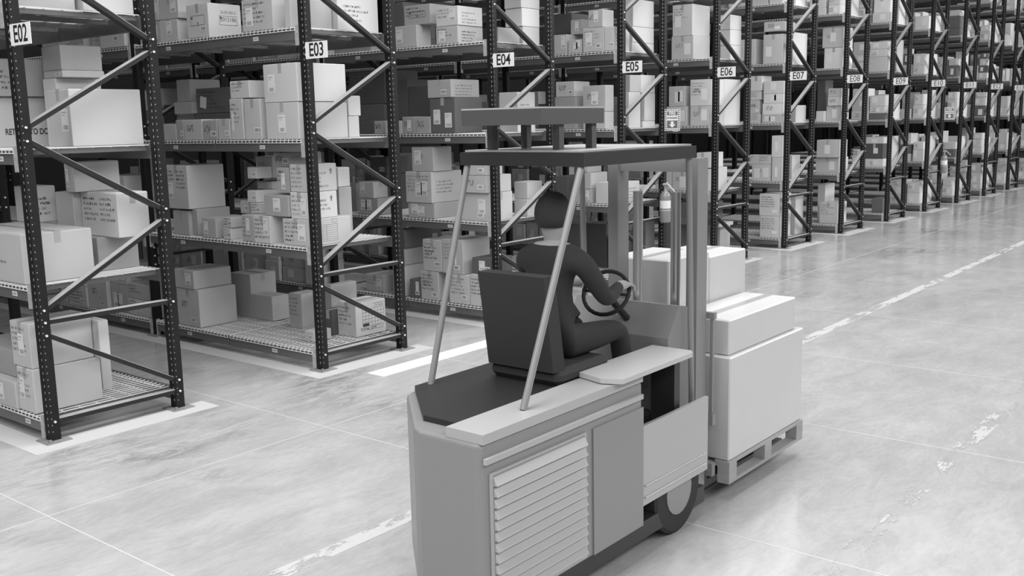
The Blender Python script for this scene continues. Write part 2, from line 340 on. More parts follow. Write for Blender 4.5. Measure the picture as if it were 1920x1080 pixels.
# ---------------------------------------------------------------- cartons
TABLE = '''
2 4 0.012 0.583 0.186 1.212 3.225 3.758 wT
2 4 0.63 0.42 0.138 0.425 3.225 3.758 wT
2 3 0.462 0.598 0.158 0.508 2.205 2.643 wTL
2 3 -0.018 0.648 0.85 1.237 2.205 2.602 kTR
2 3 0.012 0.613 0.802 1.105 2.603 2.895 kTE
2 3 0.582 0.344 0.463 0.763 2.797 2.993 k
2 3 0.562 0.353 0.42 0.72 2.741 2.796 kB
2 3 0.562 0.381 0.538 0.747 2.205 2.74 p
2 2 0.012 0.558 0.199 1.302 1.19 1.572 pTPL
2 2 0.7 0.36 0.376 0.676 1.19 1.469 kT
2 2 0.765 0.277 0.138 0.702 1.47 1.83 pTPP
2 2 0.512 0.209 1.028 1.328 1.573 1.874 pE
2 2 0.7 0.22 1.493 1.696 1.19 1.618 k
2 2 0.662 0.398 0.576 0.733 1.831 2.075 kL
2 2 0.7 0.36 0.705 1.005 1.19 1.822 k
2 1 0.002 0.548 0.211 0.476 0.185 0.534 pTLP
2 1 0.012 0.501 0.225 0.531 0.535 0.89 pTLP
2 1 0.7 0.09 0.491 0.791 0.185 0.525 pn
2 1 0.517 0.09 0.138 0.42 0.535 0.836 pn
2 1 -0.02 0.6 0.479 1.236 0.185 0.402 kLP
2 1 0.062 0.6 0.629 1.374 0.403 0.623 kLP
3 4 0.002 0.5 2.366 2.579 3.225 3.451 kL
3 4 0.002 0.5 2.344 2.546 3.452 3.677 kL
3 4 0.002 0.4 2.011 2.354 3.225 3.445 kLT
3 4 0.002 0.4 1.981 2.331 3.446 3.665 kLT
3 4 -0.008 0.392 1.454 1.83 3.225 3.554 pTFfB
3 4 -0.008 0.6 0.437 0.908 3.225 3.523 kTLP
3 4 0.012 0.5 0.205 0.291 3.225 3.495 k
3 4 0.262 0.254 0.294 0.434 3.225 3.614 pT
3 4 0.52 0.534 0.138 0.419 3.225 3.567 pTE
3 3 -0.008 0.605 0.145 0.631 2.205 2.55 pTLw
3 3 -0.008 0.598 0.138 0.636 2.551 2.907 pTLw
3 3 0.601 0.14 0.138 0.42 2.205 2.413 pn
3 3 0.607 0.161 0.138 0.42 2.414 2.608 pn
3 3 -0.008 0.5 0.992 1.201 2.205 2.605 pPl
3 3 -0.008 0.5 0.713 0.966 2.205 2.596 kTB
3 3 0.002 0.4 0.879 1.189 2.606 2.775 pPT
3 3 -0.008 0.3 2.167 2.409 2.205 2.374 k
3 3 -0.008 0.3 2.029 2.157 2.205 2.416 kB
3 3 -0.008 0.32 1.694 2.019 2.205 2.416 pTX
3 3 -0.008 0.32 1.435 1.684 2.205 2.401 kBTX
3 3 -0.008 0.35 1.219 1.416 2.205 2.413 kBT
3 3 0.412 0.5 2.471 2.83 2.482 2.617 k
3 3 0.412 0.5 2.536 2.83 2.205 2.414 k
3 3 0.462 0.5 1.848 2.533 2.205 2.481 d
3 3 0.462 0.5 1.818 2.468 2.482 2.755 dlP
3 3 0.462 0.4 2.572 2.83 2.618 2.864 k
3 2 0.022 0.4 2.1 2.395 1.19 1.455 kT
3 2 0.062 0.418 1.999 2.097 1.19 1.473 k
3 2 0.002 0.461 2.042 2.479 1.474 1.939 kPPLT
3 2 0.002 0.4 1.585 1.834 1.19 1.399 kL
3 2 0.002 0.4 1.327 1.465 1.19 1.312 pPB
3 2 0.002 0.4 1.314 1.451 1.313 1.422 pPB
3 2 0.002 0.4 0.955 1.14 1.19 1.46 kPL
3 2 -0.008 0.4 0.67 0.936 1.19 1.462 pPPLT
3 2 0.03 0.539 0.138 0.522 1.19 1.449 pPLTG
3 2 0.041 0.365 0.138 0.397 1.448 1.704 pPLTEU
3 2 0.046 0.37 0.138 0.389 1.705 1.968 pPTEU
3 2 0.7 0.174 0.449 0.749 1.19 1.704 pn
3 2 0.433 0.152 0.138 0.42 1.734 1.92 pn
3 2 0.022 0.4 0.403 0.784 1.463 1.671 kLT
3 2 0.212 0.3 1.3 1.437 1.443 1.576 pB
3 2 0.112 0.4 0.97 1.128 1.461 1.573 pPB
3 2 0.112 0.4 1.02 1.169 1.574 1.694 pB
3 2 0.112 0.196 0.995 1.144 1.813 1.929 pB
3 2 0.062 0.3 0.425 0.613 1.689 1.934 kPL
3 2 0.162 0.4 0.521 0.777 1.935 2.072 kBX
3 2 0.312 0.4 1.017 1.265 1.695 1.774 k
3 2 0.312 0.4 0.993 1.266 1.813 2.027 kX
3 1 0.022 0.479 2.021 2.444 0.185 0.601 kTXB
3 1 0.012 0.482 2.077 2.469 0.602 0.806 kTL
3 1 0.7 0.36 2.025 2.402 0.185 0.68 kT
3 1 0.7 0.236 1.651 2.022 0.185 0.463 k
3 1 0.611 0.27 1.029 1.245 0.185 0.559 kP
3 1 0.641 0.419 0.215 0.496 0.185 0.537 pTPQ
3 1 0.7 0.36 0.646 0.749 0.185 0.68 k
3 1 0.243 0.235 0.408 0.549 0.185 0.295 wB
3 1 0.575 0.3 0.499 0.643 0.185 0.446 dT
4 4 0.002 0.248 1.172 1.566 3.225 3.478 pTL
4 4 0.062 0.4 1.0 1.431 3.479 3.711 kFP
4 4 0.062 0.4 1.44 1.612 3.479 3.768 d
4 4 0.002 0.443 0.519 0.86 3.225 3.424 pLEP
4 4 0.002 0.431 0.51 0.85 3.425 3.641 pLEP
4 4 0.721 0.321 0.138 0.403 3.225 3.425 p
4 4 0.706 0.341 0.138 0.393 3.426 3.635 p
4 4 0.693 0.36 0.138 0.393 3.636 3.839 p
4 4 0.262 0.4 0.138 0.242 3.225 3.39 k
4 4 0.162 0.6 2.132 2.83 3.225 3.312 k
4 3 0.002 0.488 0.599 0.992 2.205 2.618 dTLL
4 3 -0.008 0.503 0.64 1.016 2.619 2.826 kTBE
4 3 -0.008 0.3 1.466 1.766 2.205 2.364 kX
4 3 -0.008 0.3 1.239 1.457 2.205 2.411 kTXL
4 3 -0.008 0.35 0.992 1.23 2.205 2.4 kX
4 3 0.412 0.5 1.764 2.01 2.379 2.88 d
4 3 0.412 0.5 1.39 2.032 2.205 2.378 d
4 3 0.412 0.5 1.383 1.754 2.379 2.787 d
4 3 0.022 0.3 1.786 1.986 2.205 2.369 kX
4 3 0.262 0.6 2.035 2.708 2.205 2.584 dP
4 3 0.262 0.6 2.013 2.682 2.585 3.0 dP
4 3 0.59 0.342 0.138 0.42 2.205 2.669 pE
4 2 0.002 0.491 0.977 1.42 1.19 1.375 kLL
4 2 -0.008 0.548 1.003 1.438 1.376 1.752 pLLPPET
4 2 0.022 0.331 0.988 1.346 1.753 2.048 kLX
4 2 0.044 0.422 0.138 0.567 1.19 1.519 kLBT
4 2 0.002 0.448 0.138 0.534 1.52 1.723 kXB
4 2 0.002 0.289 0.138 0.451 1.724 1.934 kB
4 2 0.002 0.4 1.96 2.318 1.19 1.401 kLLT
4 2 0.002 0.252 2.025 2.304 1.402 1.608 kLT
4 2 0.262 0.296 2.635 2.835 1.19 1.565 k
4 2 0.562 0.4 2.357 2.676 1.674 1.891 dB
4 2 0.562 0.4 2.366 2.793 1.19 1.673 d
4 2 0.746 0.31 0.138 0.344 1.19 1.4 p
4 2 0.752 0.298 0.138 0.344 1.401 1.605 p
4 1 0.002 0.4 0.952 1.251 0.185 0.546 pTXPB
4 1 0.002 0.5 0.882 1.196 0.547 0.935 pTXPB
4 1 0.002 0.5 0.448 0.776 0.185 0.541 kTPB
4 1 0.002 0.5 0.14 0.441 0.185 0.56 kTPB
4 1 0.002 0.5 0.537 0.875 0.542 0.955 kTPLB
4 1 0.062 0.4 0.155 0.454 0.561 0.752 dLB
4 1 0.012 0.5 1.527 1.748 0.185 0.581 pTPL
4 1 0.012 0.5 1.517 1.727 0.582 0.789 k
4 1 0.012 0.5 1.506 1.724 0.79 1.024 d
4 1 0.002 0.35 1.267 1.444 0.185 0.421 dLB
4 1 0.062 0.4 1.975 2.308 0.185 0.409 kPLT
4 1 0.77 0.26 0.138 0.372 0.185 0.703 p
5 4 0.002 0.4 0.902 1.139 3.225 3.488 pL
5 4 0.002 0.35 0.653 0.884 3.225 3.408 kLL
5 4 0.162 0.4 0.753 0.951 3.489 3.685 kL
5 4 -0.008 0.4 0.282 0.628 3.225 3.542 kPLB
5 4 -0.008 0.271 0.306 0.537 3.543 3.77 kLX
5 4 -0.008 0.4 0.138 0.279 3.225 3.538 pEB
5 4 0.412 0.5 1.11 1.428 3.533 3.816 d
5 4 0.412 0.4 1.114 1.433 3.225 3.532 d
5 4 0.451 0.572 0.138 0.343 3.225 3.353 w
5 4 0.464 0.558 0.138 0.351 3.354 3.565 w
5 4 0.477 0.543 0.138 0.359 3.566 3.928 w
5 3 0.002 0.4 0.761 1.136 2.205 2.646 kX
5 3 0.002 0.374 0.783 1.101 2.647 2.855 kXB
5 3 -0.008 0.21 0.271 0.638 2.205 2.433 kLX
5 3 -0.008 0.208 0.269 0.636 2.434 2.785 kLX
5 3 0.729 0.331 0.138 0.33 2.205 2.294 p
5 3 0.771 0.289 0.138 0.286 2.295 2.682 kX
5 3 0.671 0.385 0.138 0.258 2.683 2.926 p
5 3 0.369 0.3 0.138 0.241 2.205 2.692 wX
5 3 0.396 0.271 0.138 0.248 2.693 2.92 k
5 2 0.002 0.398 0.521 0.791 1.19 1.389 kL
5 2 0.002 0.411 0.519 0.78 1.39 1.608 kL
5 2 0.002 0.354 0.579 0.75 1.609 1.702 kL
5 2 0.022 0.286 0.157 0.457 1.19 1.483 p
5 2 0.062 0.4 0.954 1.16 1.19 1.553 d
5 2 0.312 0.389 0.171 0.471 1.19 1.473 wE
5 1 0.7 0.36 0.366 0.687 0.185 0.692 d
5 1 0.582 0.478 1.128 1.62 0.185 0.819 d
5 1 0.7 0.36 0.734 1.125 0.185 0.827 d
5 1 0.807 0.253 0.138 0.363 0.185 0.885 d
6 4 0.002 0.536 0.418 0.803 3.225 3.579 kXLT
6 4 0.002 0.567 0.44 0.787 3.58 4.05 pPLT
6 4 0.681 0.379 0.138 0.315 3.225 3.447 w
6 4 0.673 0.387 0.138 0.314 3.448 3.683 w
6 4 0.665 0.388 0.138 0.314 3.684 3.91 w
6 3 0.002 0.5 0.519 0.883 2.205 2.507 kLX
6 3 0.002 0.491 0.138 0.463 2.205 2.505 kLXT
6 3 0.002 0.4 0.56 0.846 2.508 2.819 kLL
6 3 0.002 0.491 0.138 0.466 2.506 2.907 pPLX
6 3 0.497 0.563 0.138 0.241 2.205 2.917 w
6 2 0.002 0.4 0.788 1.088 1.19 1.517 pPB
6 2 0.002 0.5 0.414 0.778 1.19 1.505 pLXT
6 2 0.002 0.256 0.138 0.404 1.19 1.534 pPX
6 2 0.002 0.5 0.138 0.343 1.548 1.789 pT
6 2 0.262 0.383 0.138 0.403 1.19 1.547 w
6 1 0.7 0.36 1.091 1.308 0.185 0.539 dP
6 1 0.7 0.36 0.688 1.081 0.185 0.559 kPT
6 1 0.7 0.36 0.462 0.658 0.185 0.57 kP
6 1 0.012 0.5 0.673 0.908 0.185 0.992 d
6 1 0.012 0.5 0.3 0.663 0.651 1.005 dP
6 1 0.012 0.5 0.138 0.29 0.651 1.012 dP
6 1 0.7 0.36 0.279 0.459 0.185 0.588 p
6 1 0.384 0.504 0.138 0.42 0.589 0.65 pE
7 4 0.002 0.416 0.138 0.508 3.225 3.724 pLT
7 4 0.002 0.5 0.138 0.5 3.773 3.937 kXB
7 4 0.002 0.4 0.658 0.958 3.225 3.669 p
7 4 0.422 0.607 0.138 0.42 3.225 3.772 pT
7 3 0.002 0.4 0.535 0.729 2.205 2.374 pP
7 3 0.002 0.4 0.559 0.732 2.375 2.616 kXB
7 3 0.002 0.4 0.534 0.737 2.617 2.772 kP
7 3 0.002 0.4 0.517 0.741 2.773 3.029 kT
7 3 0.002 0.4 0.138 0.504 2.205 2.347 kLL
7 3 0.002 0.4 0.138 0.498 2.348 2.548 kXB
7 3 0.002 0.4 0.138 0.482 2.549 2.712 kLL
7 3 0.002 0.4 0.138 0.486 2.713 2.93 kL
7 3 0.604 0.456 0.138 0.42 2.205 2.512 p
7 2 0.002 0.4 0.138 0.299 1.19 1.609 pL
7 2 0.002 0.4 0.138 0.309 1.61 1.988 pL
7 2 0.002 0.4 0.319 0.676 1.19 1.486 kLLX
7 2 0.002 0.4 0.549 0.849 1.487 1.644 wP
7 2 0.002 0.4 0.316 0.546 1.487 1.645 wP
7 2 0.7 0.358 0.225 0.525 1.19 1.618 w
7 1 0.002 0.5 0.138 0.499 0.185 0.577 pPB
7 1 0.002 0.5 0.138 0.518 0.578 0.964 pPB
7 1 0.7 0.36 0.138 0.415 0.185 0.906 w
8 1 0.077 0.5 0.138 0.504 0.185 0.607 pTP
8 2 0.073 0.5 0.138 0.609 1.19 1.499 kLT
8 2 0.002 0.5 0.138 0.569 1.5 1.844 kLT
8 3 0.117 0.4 0.138 0.436 2.205 2.501 kLT
8 3 0.09 0.4 0.138 0.408 2.502 2.674 pX
8 3 0.102 0.4 0.138 0.408 2.675 2.838 pX
8 4 0.106 0.5 0.138 0.514 3.225 3.617 kLT
8 4 0.097 0.5 0.138 0.556 3.618 3.998 kLXT
8 3 0.002 0.3 0.439 0.602 2.205 2.405 kL
8 3 0.362 0.4 0.569 0.734 2.205 3.014 d
8 1 0.362 0.5 0.507 0.664 0.185 0.95 k
9 1 0.062 0.5 0.147 0.38 0.185 0.502 d
'''
LINES = [q.split() for q in TABLE.strip().splitlines()]
BX = [(int(a[0]), int(a[1])) + tuple(float(q) for q in a[2:8]) + (a[8],) for a in LINES]
rng = random.Random(11)
have = {(b[0], b[1]) for b in BX}
def fill(n, lv, ya, yb, dens=.85, pale=.4, rear=False, hmax=.78):
    y = ya + rng.uniform(0, .06); out = []
    while y < yb - .2:
        wd = rng.uniform(.24, .56) if n < 8 else rng.uniform(.2, .42)
        if rng.random() > dens: y += wd * .7; continue
        if y + wd > yb: wd = yb - y
        if wd < .18: break
        dx = rng.uniform(-.03, .05); dp = rng.uniform(.35, .55); z = DK[lv - 1]; top = z + (rng.uniform(.35, hmax) if n < 8 else rng.uniform(.3, hmax + .06)); k = 0
        while z < top - .13 and k < 5:
            h = min(rng.uniform(.17, .42) if n < 8 else rng.uniform(.13, .33), top - z)
            if h < .12: break
            r = rng.random(); tone = 'w' if r < pale * .35 else 'p' if r < pale + .15 else 'k' if r < .93 else 'd'
            fl = tone + rng.choice(['', 'T']) + rng.choice(['', 'L', 'B', 'LL', 'B']) + rng.choice(['', 'P', 'X', 'P']) + rng.choice(['', 'E'])
            s = rng.uniform(0, .02) if k else 0
            out.append((n, lv, dx + s, dp - s, y + s, y + wd - s, z, z + h, fl)); z += h + .001; k += 1
        if rear and dp < .58:
            hh = rng.uniform(.3, .7); out.append((n, lv, .6, .42, y, y + wd, DK[lv - 1], DK[lv - 1] + hh, rng.choice(['k', 'p', 'w'])))
        y += wd + rng.uniform(.004, .05)
    return out
AUTO = []
for n in range(2, 11):
    for lv in range(1, 7):
        if lv == 5 and n < 6 or lv == 6 and n < 8: continue
        if (n, lv) not in have: AUTO += fill(n, lv, .14, {2: 2.7, 8: 1.35, 9: 1.1, 10: 1.0}.get(n, 1.7), .92, .55, rear=n > 6)
for n, lv in ((3, 1), (3, 2), (3, 3), (3, 4), (4, 2), (4, 3), (2, 3)):
    AUTO += fill(n, lv, BAY + .14, BAY + (2.2 if n == 3 else 1.4), .8, .2)
def lighten(b): return b[:8] + ('c' + b[8][1:],) if b[0] >= 6 and b[8][0] == 'k' else b  # far-row kraft gets a paler colour to paint in the brighter distance
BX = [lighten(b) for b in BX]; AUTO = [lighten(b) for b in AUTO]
CAMP = cam.matrix_world.translation
def shown(b):        # apparent size, zero when outside the frame
    d = Vector(((b[0] - 2) * P + b[2], (b[4] + b[5]) / 2, (b[6] + b[7]) / 2)) - CAMP; z = d.dot(F); u = d.dot(R) / z; v = d.dot(U) / z
    return 0 if abs(u) > .53 or abs(v) > .31 else (b[5] - b[4]) * (b[7] - b[6]) / z ** 2
AUTO.sort(key=shown, reverse=True); NK = 295 - len(BX)
BXA = BX + AUTO[:NK]
STUFF = [b for b in AUTO[NK:]]
for n in range(11, 18):
    for lv in range(1, 7): STUFF += fill(n, lv, .13, 1.0, .93, .6, rear=True)

def ribbon(mb, pts, wd, plane, off):
    P_ = [Vector((a, b)) for a, b in pts]
    for i in range(len(P_) - 1):
        d = (P_[i + 1] - P_[i]);
        if d.length < 1e-5: continue
        d.normalize(); nn = Vector((-d.y, d.x)) * wd / 2; q = [P_[i] - nn, P_[i + 1] - nn, P_[i + 1] + nn, P_[i] + nn]
        mb.add([plane(c.x, c.y, off) for c in q], [(0, 1, 2, 3)])
class Face:      # a drawing surface on a carton side: u to the reader's right, v up
    def __init__(s, kind, w, h, d): s.k = kind; s.w = w; s.h = h; s.d = d
    def pt(s, u, v, off): return (-s.d - off, -u, v) if s.k == 'front' else (u, -s.d - off, v)
    def rect(s, mb, u0, v0, u1, v1, off=.0009): mb.add([s.pt(u0, v0, off), s.pt(u1, v0, off), s.pt(u1, v1, off), s.pt(u0, v1, off)], [(0, 1, 2, 3)])
    def frame(s, mb, u0, v0, u1, v1, t, off=.0009):
        s.rect(mb, u0, v0, u1, v0 + t, off); s.rect(mb, u0, v1 - t, u1, v1, off); s.rect(mb, u0, v0 + t, u0 + t, v1 - t, off); s.rect(mb, u1 - t, v0 + t, u1, v1 - t, off)
    def words(s, mb, u0, u1, v1, nl, ch, rg):
        for l in range(nl):
            v = v1 - l * ch * 1.9; u = u0
            if v - ch < .01: break
            end = u0 + (u1 - u0) * rg.uniform(.45, 1)
            while u < end:
                for c in range(rg.randint(2, 7)):
                    if u + ch * .5 > u1: break
                    hh = ch * rg.choice((1, 1, .8)); s.rect(mb, u, v - ch, u + ch * .16, v - ch + hh)
                    if rg.random() < .75: s.rect(mb, u + ch * .16, v - ch + hh * rg.choice((0, .42, .8)), u + ch * .46, v - ch + hh * rg.choice((.2, .58, 1)))
                    u += ch * .62
                u += ch * .5
def carton(b, i, label, grp):
    n, lv, dx, dp, y0, y1, z0, z1, fl = b; rg = random.Random(i * 7 + 3)
    x0 = (n - 2) * P - .038 + dx; wd = (y1 - y0) / 2 - .0015; hd = dp / 2 - .0015; h = z1 - z0 - .001
    tone = fl[0]; loc = (x0 + dp / 2, (y0 + y1) / 2, z0)
    mb = MB().cham(-hd, hd, -wd, wd, 0, h - .004, .004)
    # closing flaps on top, meeting on a narrow seam
    lng = hd > wd
    g = .003
    if lng: mb.box(-hd + .006, hd - .006, -wd + .004, -g, h - .004, h - .001).box(-hd + .006, hd - .006, g, wd - .004, h - .004, h)
    else: mb.box(-hd + .004, -g, -wd + .006, wd - .006, h - .004, h - .001).box(g, hd - .004, -wd + .006, wd - .006, h - .004, h)
    root = mb.build('cardboard_box', M[tone], loc=loc)
    tag(root, label, 'box', grp)
    if 'T' in fl:
        t = MB(); k = .026; dn = min(.09, h * .35)
        if lng: t.box(-hd - .0006, hd + .0006, -k, k, h, h + .0005).box(-hd - .0006, -hd, -k, k, h - dn, h).box(hd, hd + .0006, -k, k, h - dn, h)
        else: t.box(-k, k, -wd - .0006, wd + .0006, h, h + .0005).box(-k, k, -wd - .0006, -wd, h - dn, h).box(-k, k, wd, wd + .0006, h - dn, h)
        t.build('packing_tape', M['tape'], root)
    fr = Face('front', 2 * wd, h, hd); en = Face('end', 2 * hd, h, wd)
    if n > 8: 
        if 'L' in fl or 'B' in fl:
            l = MB(); s_ = min(.1, wd * .8); fr.rect(l, -s_ * .2, h * .35, s_ * .8, h * .35 + min(.12, h * .5)); l.build('shipping_label', M['paper'], root)
        return root
    far = n > 5
    ink = MB()
    slots = [.18, -.75, -.25]; rg.shuffle(slots)
    nL = fl.count('L')
    for j in range(nL):
        lw = min(.11, wd * .62); lh = min(.17, h * .62); u0 = slots[j % 3] * wd; u0 = min(max(u0, -wd + .01), wd - lw - .01); v0 = h * rg.uniform(.14, .3)
        l = MB(); fr.rect(l, u0, v0, u0 + lw, v0 + lh, .0016); lo = l.build('shipping_label', M['paper'], root)
        q = MB(); u = u0 + lw * .2
        while u < u0 + lw * .8: ww = rg.choice((.003, .005, .007)); fr.rect(q, u, v0 + lh * .07, u + ww, v0 + lh * .27, .002); u += ww + .005
        if not far: fr.rect(q, u0 + lw * .1, v0 + lh * .82, u0 + lw * .7, v0 + lh * .85, .002); fr.rect(q, u0 + lw * .1, v0 + lh * .7, u0 + lw * .5, v0 + lh * .72, .002)
        if not far: q.build('label_print', M['fade'], lo)
    if 'l' in fl:
        l = MB(); l.add([fr.pt(-wd * .8, h * .25, .002), fr.pt(-wd * .45, h * .18, .002), fr.pt(-wd * .38, h * .62, .002), fr.pt(-wd * .74, h * .70, .002)], [(0, 1, 2, 3)]); l.build('shipping_label', M['paper'], root)
    if 'B' in fl:
        lw = min(.095, wd * .8); lh = min(.055, h * .4); u0 = min(wd * rg.uniform(.1, .3), wd - lw - .008); v0 = h * rg.uniform(.08, .16) + .01
        l = MB(); fr.rect(l, u0, v0, u0 + lw, v0 + lh, .0026); lo = l.build('barcode_label', M['paper'], root)
        q = MB(); u = u0 + lw * .14
        while u < u0 + lw * .84: ww = rg.choice((.003, .005, .009)); fr.rect(q, u, v0 + lh * .2, u + ww, v0 + lh * .8, .0031); u += ww + rg.choice((.004, .007))
        if not far: q.build('barcode', M['ink'], lo)
    for j in range(fl.count('P')):
        u0 = -wd * .85 + j * wd * .9; u1 = u0 + wd * (.8 if fl.count('P') > 1 else 1.4)
        fr.words(ink, u0, min(u1, wd * .92), h * .88, 5 if h > .25 else 3, min(.022, h * .055 + .008), rg)
    if 'E' in fl and not far: en.words(ink, -hd * .7, hd * .5, h * .7, 4, min(.022, h * .06 + .006), rg)
    if 'F' in fl:
        fr.frame(ink, -wd * .65, h * .36, wd * .65, h * .66, .004); fr.rect(ink, -wd * .58, h * .56, -wd * .44, h * .62); fr.rect(ink, -wd * .02, h * .39, wd * .06, h * .45)
    if 'f' in fl:
        en.frame(ink, -hd * .35, h * .36, hd * .75, h * .64, .004); en.rect(ink, -hd * .30, h * .54, -hd * .2, h * .61)
        me = text_mesh('2012186', .055); me.materials.append(M['ink']); link('printed_text', me, root, (hd * .2, -wd - .001, h * .53), AISLE)
        me = text_mesh('2630180.2', .045); me.materials.append(M['fade']); link('printed_text', me, root, (hd * .2, -wd - .001, h * .74), AISLE)
    if 'R' in fl:
        me = text_mesh('RETURN TO DC', .066, .0018, .72); me.materials.append(M['ink']); link('printed_text', me, root, (hd * .02 + .135, -wd - .001, h * .30), AISLE)
    if 'Q' in fl:
        a0, a1, b0, b1 = -hd * .55, hd * .88, h * .27, h * .78
        for k in range(8): u = a0 + (a1 - a0) * k / 7; en.rect(ink, u - .0015, b0, u + .0015, b1)
        for k in range(6): v = b0 + (b1 - b0) * k / 5; en.rect(ink, a0, v - .0015, a1, v + .0015)
        en.rect(ink, a0, b0, a0 + (a1 - a0) * .28, b0 + (b1 - b0) * .16); en.frame(ink, hd * .28, h * .15, hd * .8, h * .24, .003)
        me = text_mesh('TOTAL QTY', .04, .0008); me.materials.append(M['ink']); link('printed_text', me, root, (-hd * .18, -wd - .001, h * .185), AISLE)
        en.words(ink, hd * .2, hd * .9, h * .92, 2, .012, rg)
    if 'G' in fl:
        a0, a1, b0, b1 = -hd * .35, hd * .35, h * .12, h * .74
        en.frame(ink, a0, b0, a1, b1, .002)
        for k in range(1, 8): v = b0 + (b1 - b0) * k / 8; en.rect(ink, a0, v - .0008, a1, v + .0008)
        en.rect(ink, a0 + .05, b0, a0 + .052, b1); en.frame(ink, hd * .1, h * .8, hd * .35, h * .93, .002)
    if 'U' in fl:
        u = hd * .6; v = h * .62
        ink.add([en.pt(u - .008, v, .001), en.pt(u + .008, v, .001), en.pt(u + .008, v + .03, .001), en.pt(u - .008, v + .03, .001)], [(0, 1, 2, 3)])
        ink.add([en.pt(u - .02, v + .03, .001), en.pt(u + .02, v + .03, .001), en.pt(u, v + .058, .001)], [(0, 1, 2)])
    if ink.f: ink.build('printing', M['ink'] if rg.random() < .6 or 'Q' in fl else M['fade'], root)
    if 'X' in fl:
        sc = MB(); cx = -wd * .3; cz = h * .58; s_ = min(.036, wd * .3, h * .22); pts = []
        for j in range(3):
            a = rg.uniform(0, 6); ox = cx + (j - 1) * s_ * 1.1
            w1, w2 = rg.uniform(.7, 1.9), rg.uniform(.6, 1.6); pts = [(ox + s_ * .5 * math.cos(a + t * w1 * .5) * (1 - t * .03), cz + s_ * rg.uniform(.8, 1) * math.sin(a * 1.3 + t * w2 * .5)) for t in range(13)]
            ribbon(sc, pts, .0045, fr.pt, .0012)
        sc.build('marker_scribble', M['ink'], root)
    return root
# ---- one unmistakable label for each carton
TONE = {'c': ('light grey', 'light'), 'k': ('mid grey', 'grey'), 'p': ('pale', 'light'), 'w': ('white', 'white'), 'd': ('dark grey', 'dark')}
ORD = ['first', 'second', 'third', 'fourth', 'fifth', 'sixth', 'seventh', 'eighth', 'ninth', 'tenth', 'eleventh', 'twelfth', 'thirteenth', 'fourteenth', 'fifteenth']
SH = ['bottom', 'second', 'third', 'fourth', 'fifth', 'sixth']
def labels(L):
    out = {}; key = {}
    for i, b in enumerate(L): key.setdefault((b[0], b[1]), []).append(i)
    for (n, lv), ids in key.items():
        gr = [i for i in ids if abs(L[i][6] - DK[lv - 1]) < .004]
        st = {i: [i] for i in gr}
        for i in sorted((j for j in ids if j not in gr), key=lambda j: L[j][6]):
            def over(g):
                a, b = L[g], L[i]; return max(0, min(a[5], b[5]) - max(a[4], b[4])) * max(.001, min(a[2] + a[3], b[2] + b[3]) - max(a[2], b[2]))
            st[max(gr, key=over)].append(i)
        for side, grp in (('front', [g for g in gr if L[g][2] < .28]), ('rear', [g for g in gr if L[g][2] >= .28])):
            grp.sort(key=lambda g: L[g][4])
            for k, g in enumerate(grp):
                col = sorted(st[g], key=lambda j: (round(L[j][6], 1), L[j][4])); m = len(col)
                for t_, j in enumerate(col):
                    f = L[j][8]; feat = 'printed ' if ('P' in f or 'E' in f or 'Q' in f or 'F' in f) else 'labelled ' if 'L' in f else 'barcoded ' if 'B' in f else 'scrawled ' if 'X' in f else 'plain '
                    pos = 'alone in' if m == 1 else ('bottom of' if t_ == 0 else 'top of' if t_ == m - 1 else '%s up in' % ORD[t_])
                    out[j] = '%s %scarton, %s %s %s stack from aisle, %s shelf, rack E%02d' % (TONE[f[0]][0], feat, pos, ORD[min(k, 14)], side, SH[lv - 1], n)
    return out
LB = labels(BXA)
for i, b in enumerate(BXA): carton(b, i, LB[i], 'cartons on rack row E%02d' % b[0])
sb = MB()
def deco(b, x0):      # white shipping labels and dark print on the faces of the far cartons
    n, lv, dx, dp, y0, y1, z0, z1, fl = b; w_ = y1 - y0; h = z1 - z0; rd = random.Random(int(y0 * 1000) + n * 77 + lv)
    if rd.random() < .75:
        a = y0 + w_ * rd.uniform(.08, .55); lw = min(.12, w_ * .35); zb = z0 + h * rd.uniform(.12, .35); sb.box(x0 - .0015, x0 - .0004, a, a + lw, zb, zb + min(.16, h * .55), 5)
    if rd.random() < .5:
        a = y0 + w_ * rd.uniform(.5, .6); zb = z0 + h * .62
        for q in range(3):
            for p_ in range(rd.randint(3, 6)): sb.box(x0 - .0015, x0 - .0004, a + p_ * .018, a + p_ * .018 + .012, zb - q * .03, zb - q * .03 + .013, 6)
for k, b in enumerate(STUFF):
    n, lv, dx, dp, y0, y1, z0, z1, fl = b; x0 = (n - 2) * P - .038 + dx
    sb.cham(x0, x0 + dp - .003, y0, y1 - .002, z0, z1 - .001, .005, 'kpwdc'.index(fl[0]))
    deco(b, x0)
HIGH = []  # upper-shelf cartons are added unseen, to shade the rack interiors
for n in range(2, 8):
    for lv in ((5, 6) if n < 6 else (6,)):
        for b in range(2 if n in (2, 7) else 3): HIGH += fill(n, lv, b * BAY + .14, b * BAY + 2.7, .95, .5)
    if n > 3:
        for b in ((1, 2) if n < 7 else (1,)):
            for lv in (1, 2, 3, 4):
                if (n, lv) in ((4, 2), (4, 3)) and b == 1: continue
                HIGH += fill(n, lv, b * BAY + .14, b * BAY + 2.7, .95, .2)
for k, b in enumerate(HIGH):
    n, lv, dx, dp, y0, y1, z0, z1, fl = b; x0 = (n - 2) * P - .038 + dx
    sb.cham(x0, x0 + dp - .003, y0, y1 - .002, z0, z1 - .001, .005, 'kpwdc'.index(fl[0]))
    deco(b, x0)
o = sb.build('distant_cardboard_boxes', [M['k'], M['p'], M['w'], M['d'], M['c'], M['paper'], M['fade']]); tag(o, 'crowd of small far cartons filling the most distant racks and deep bays, plus unseen high-shelf cartons added to block light', 'boxes', kind='stuff')

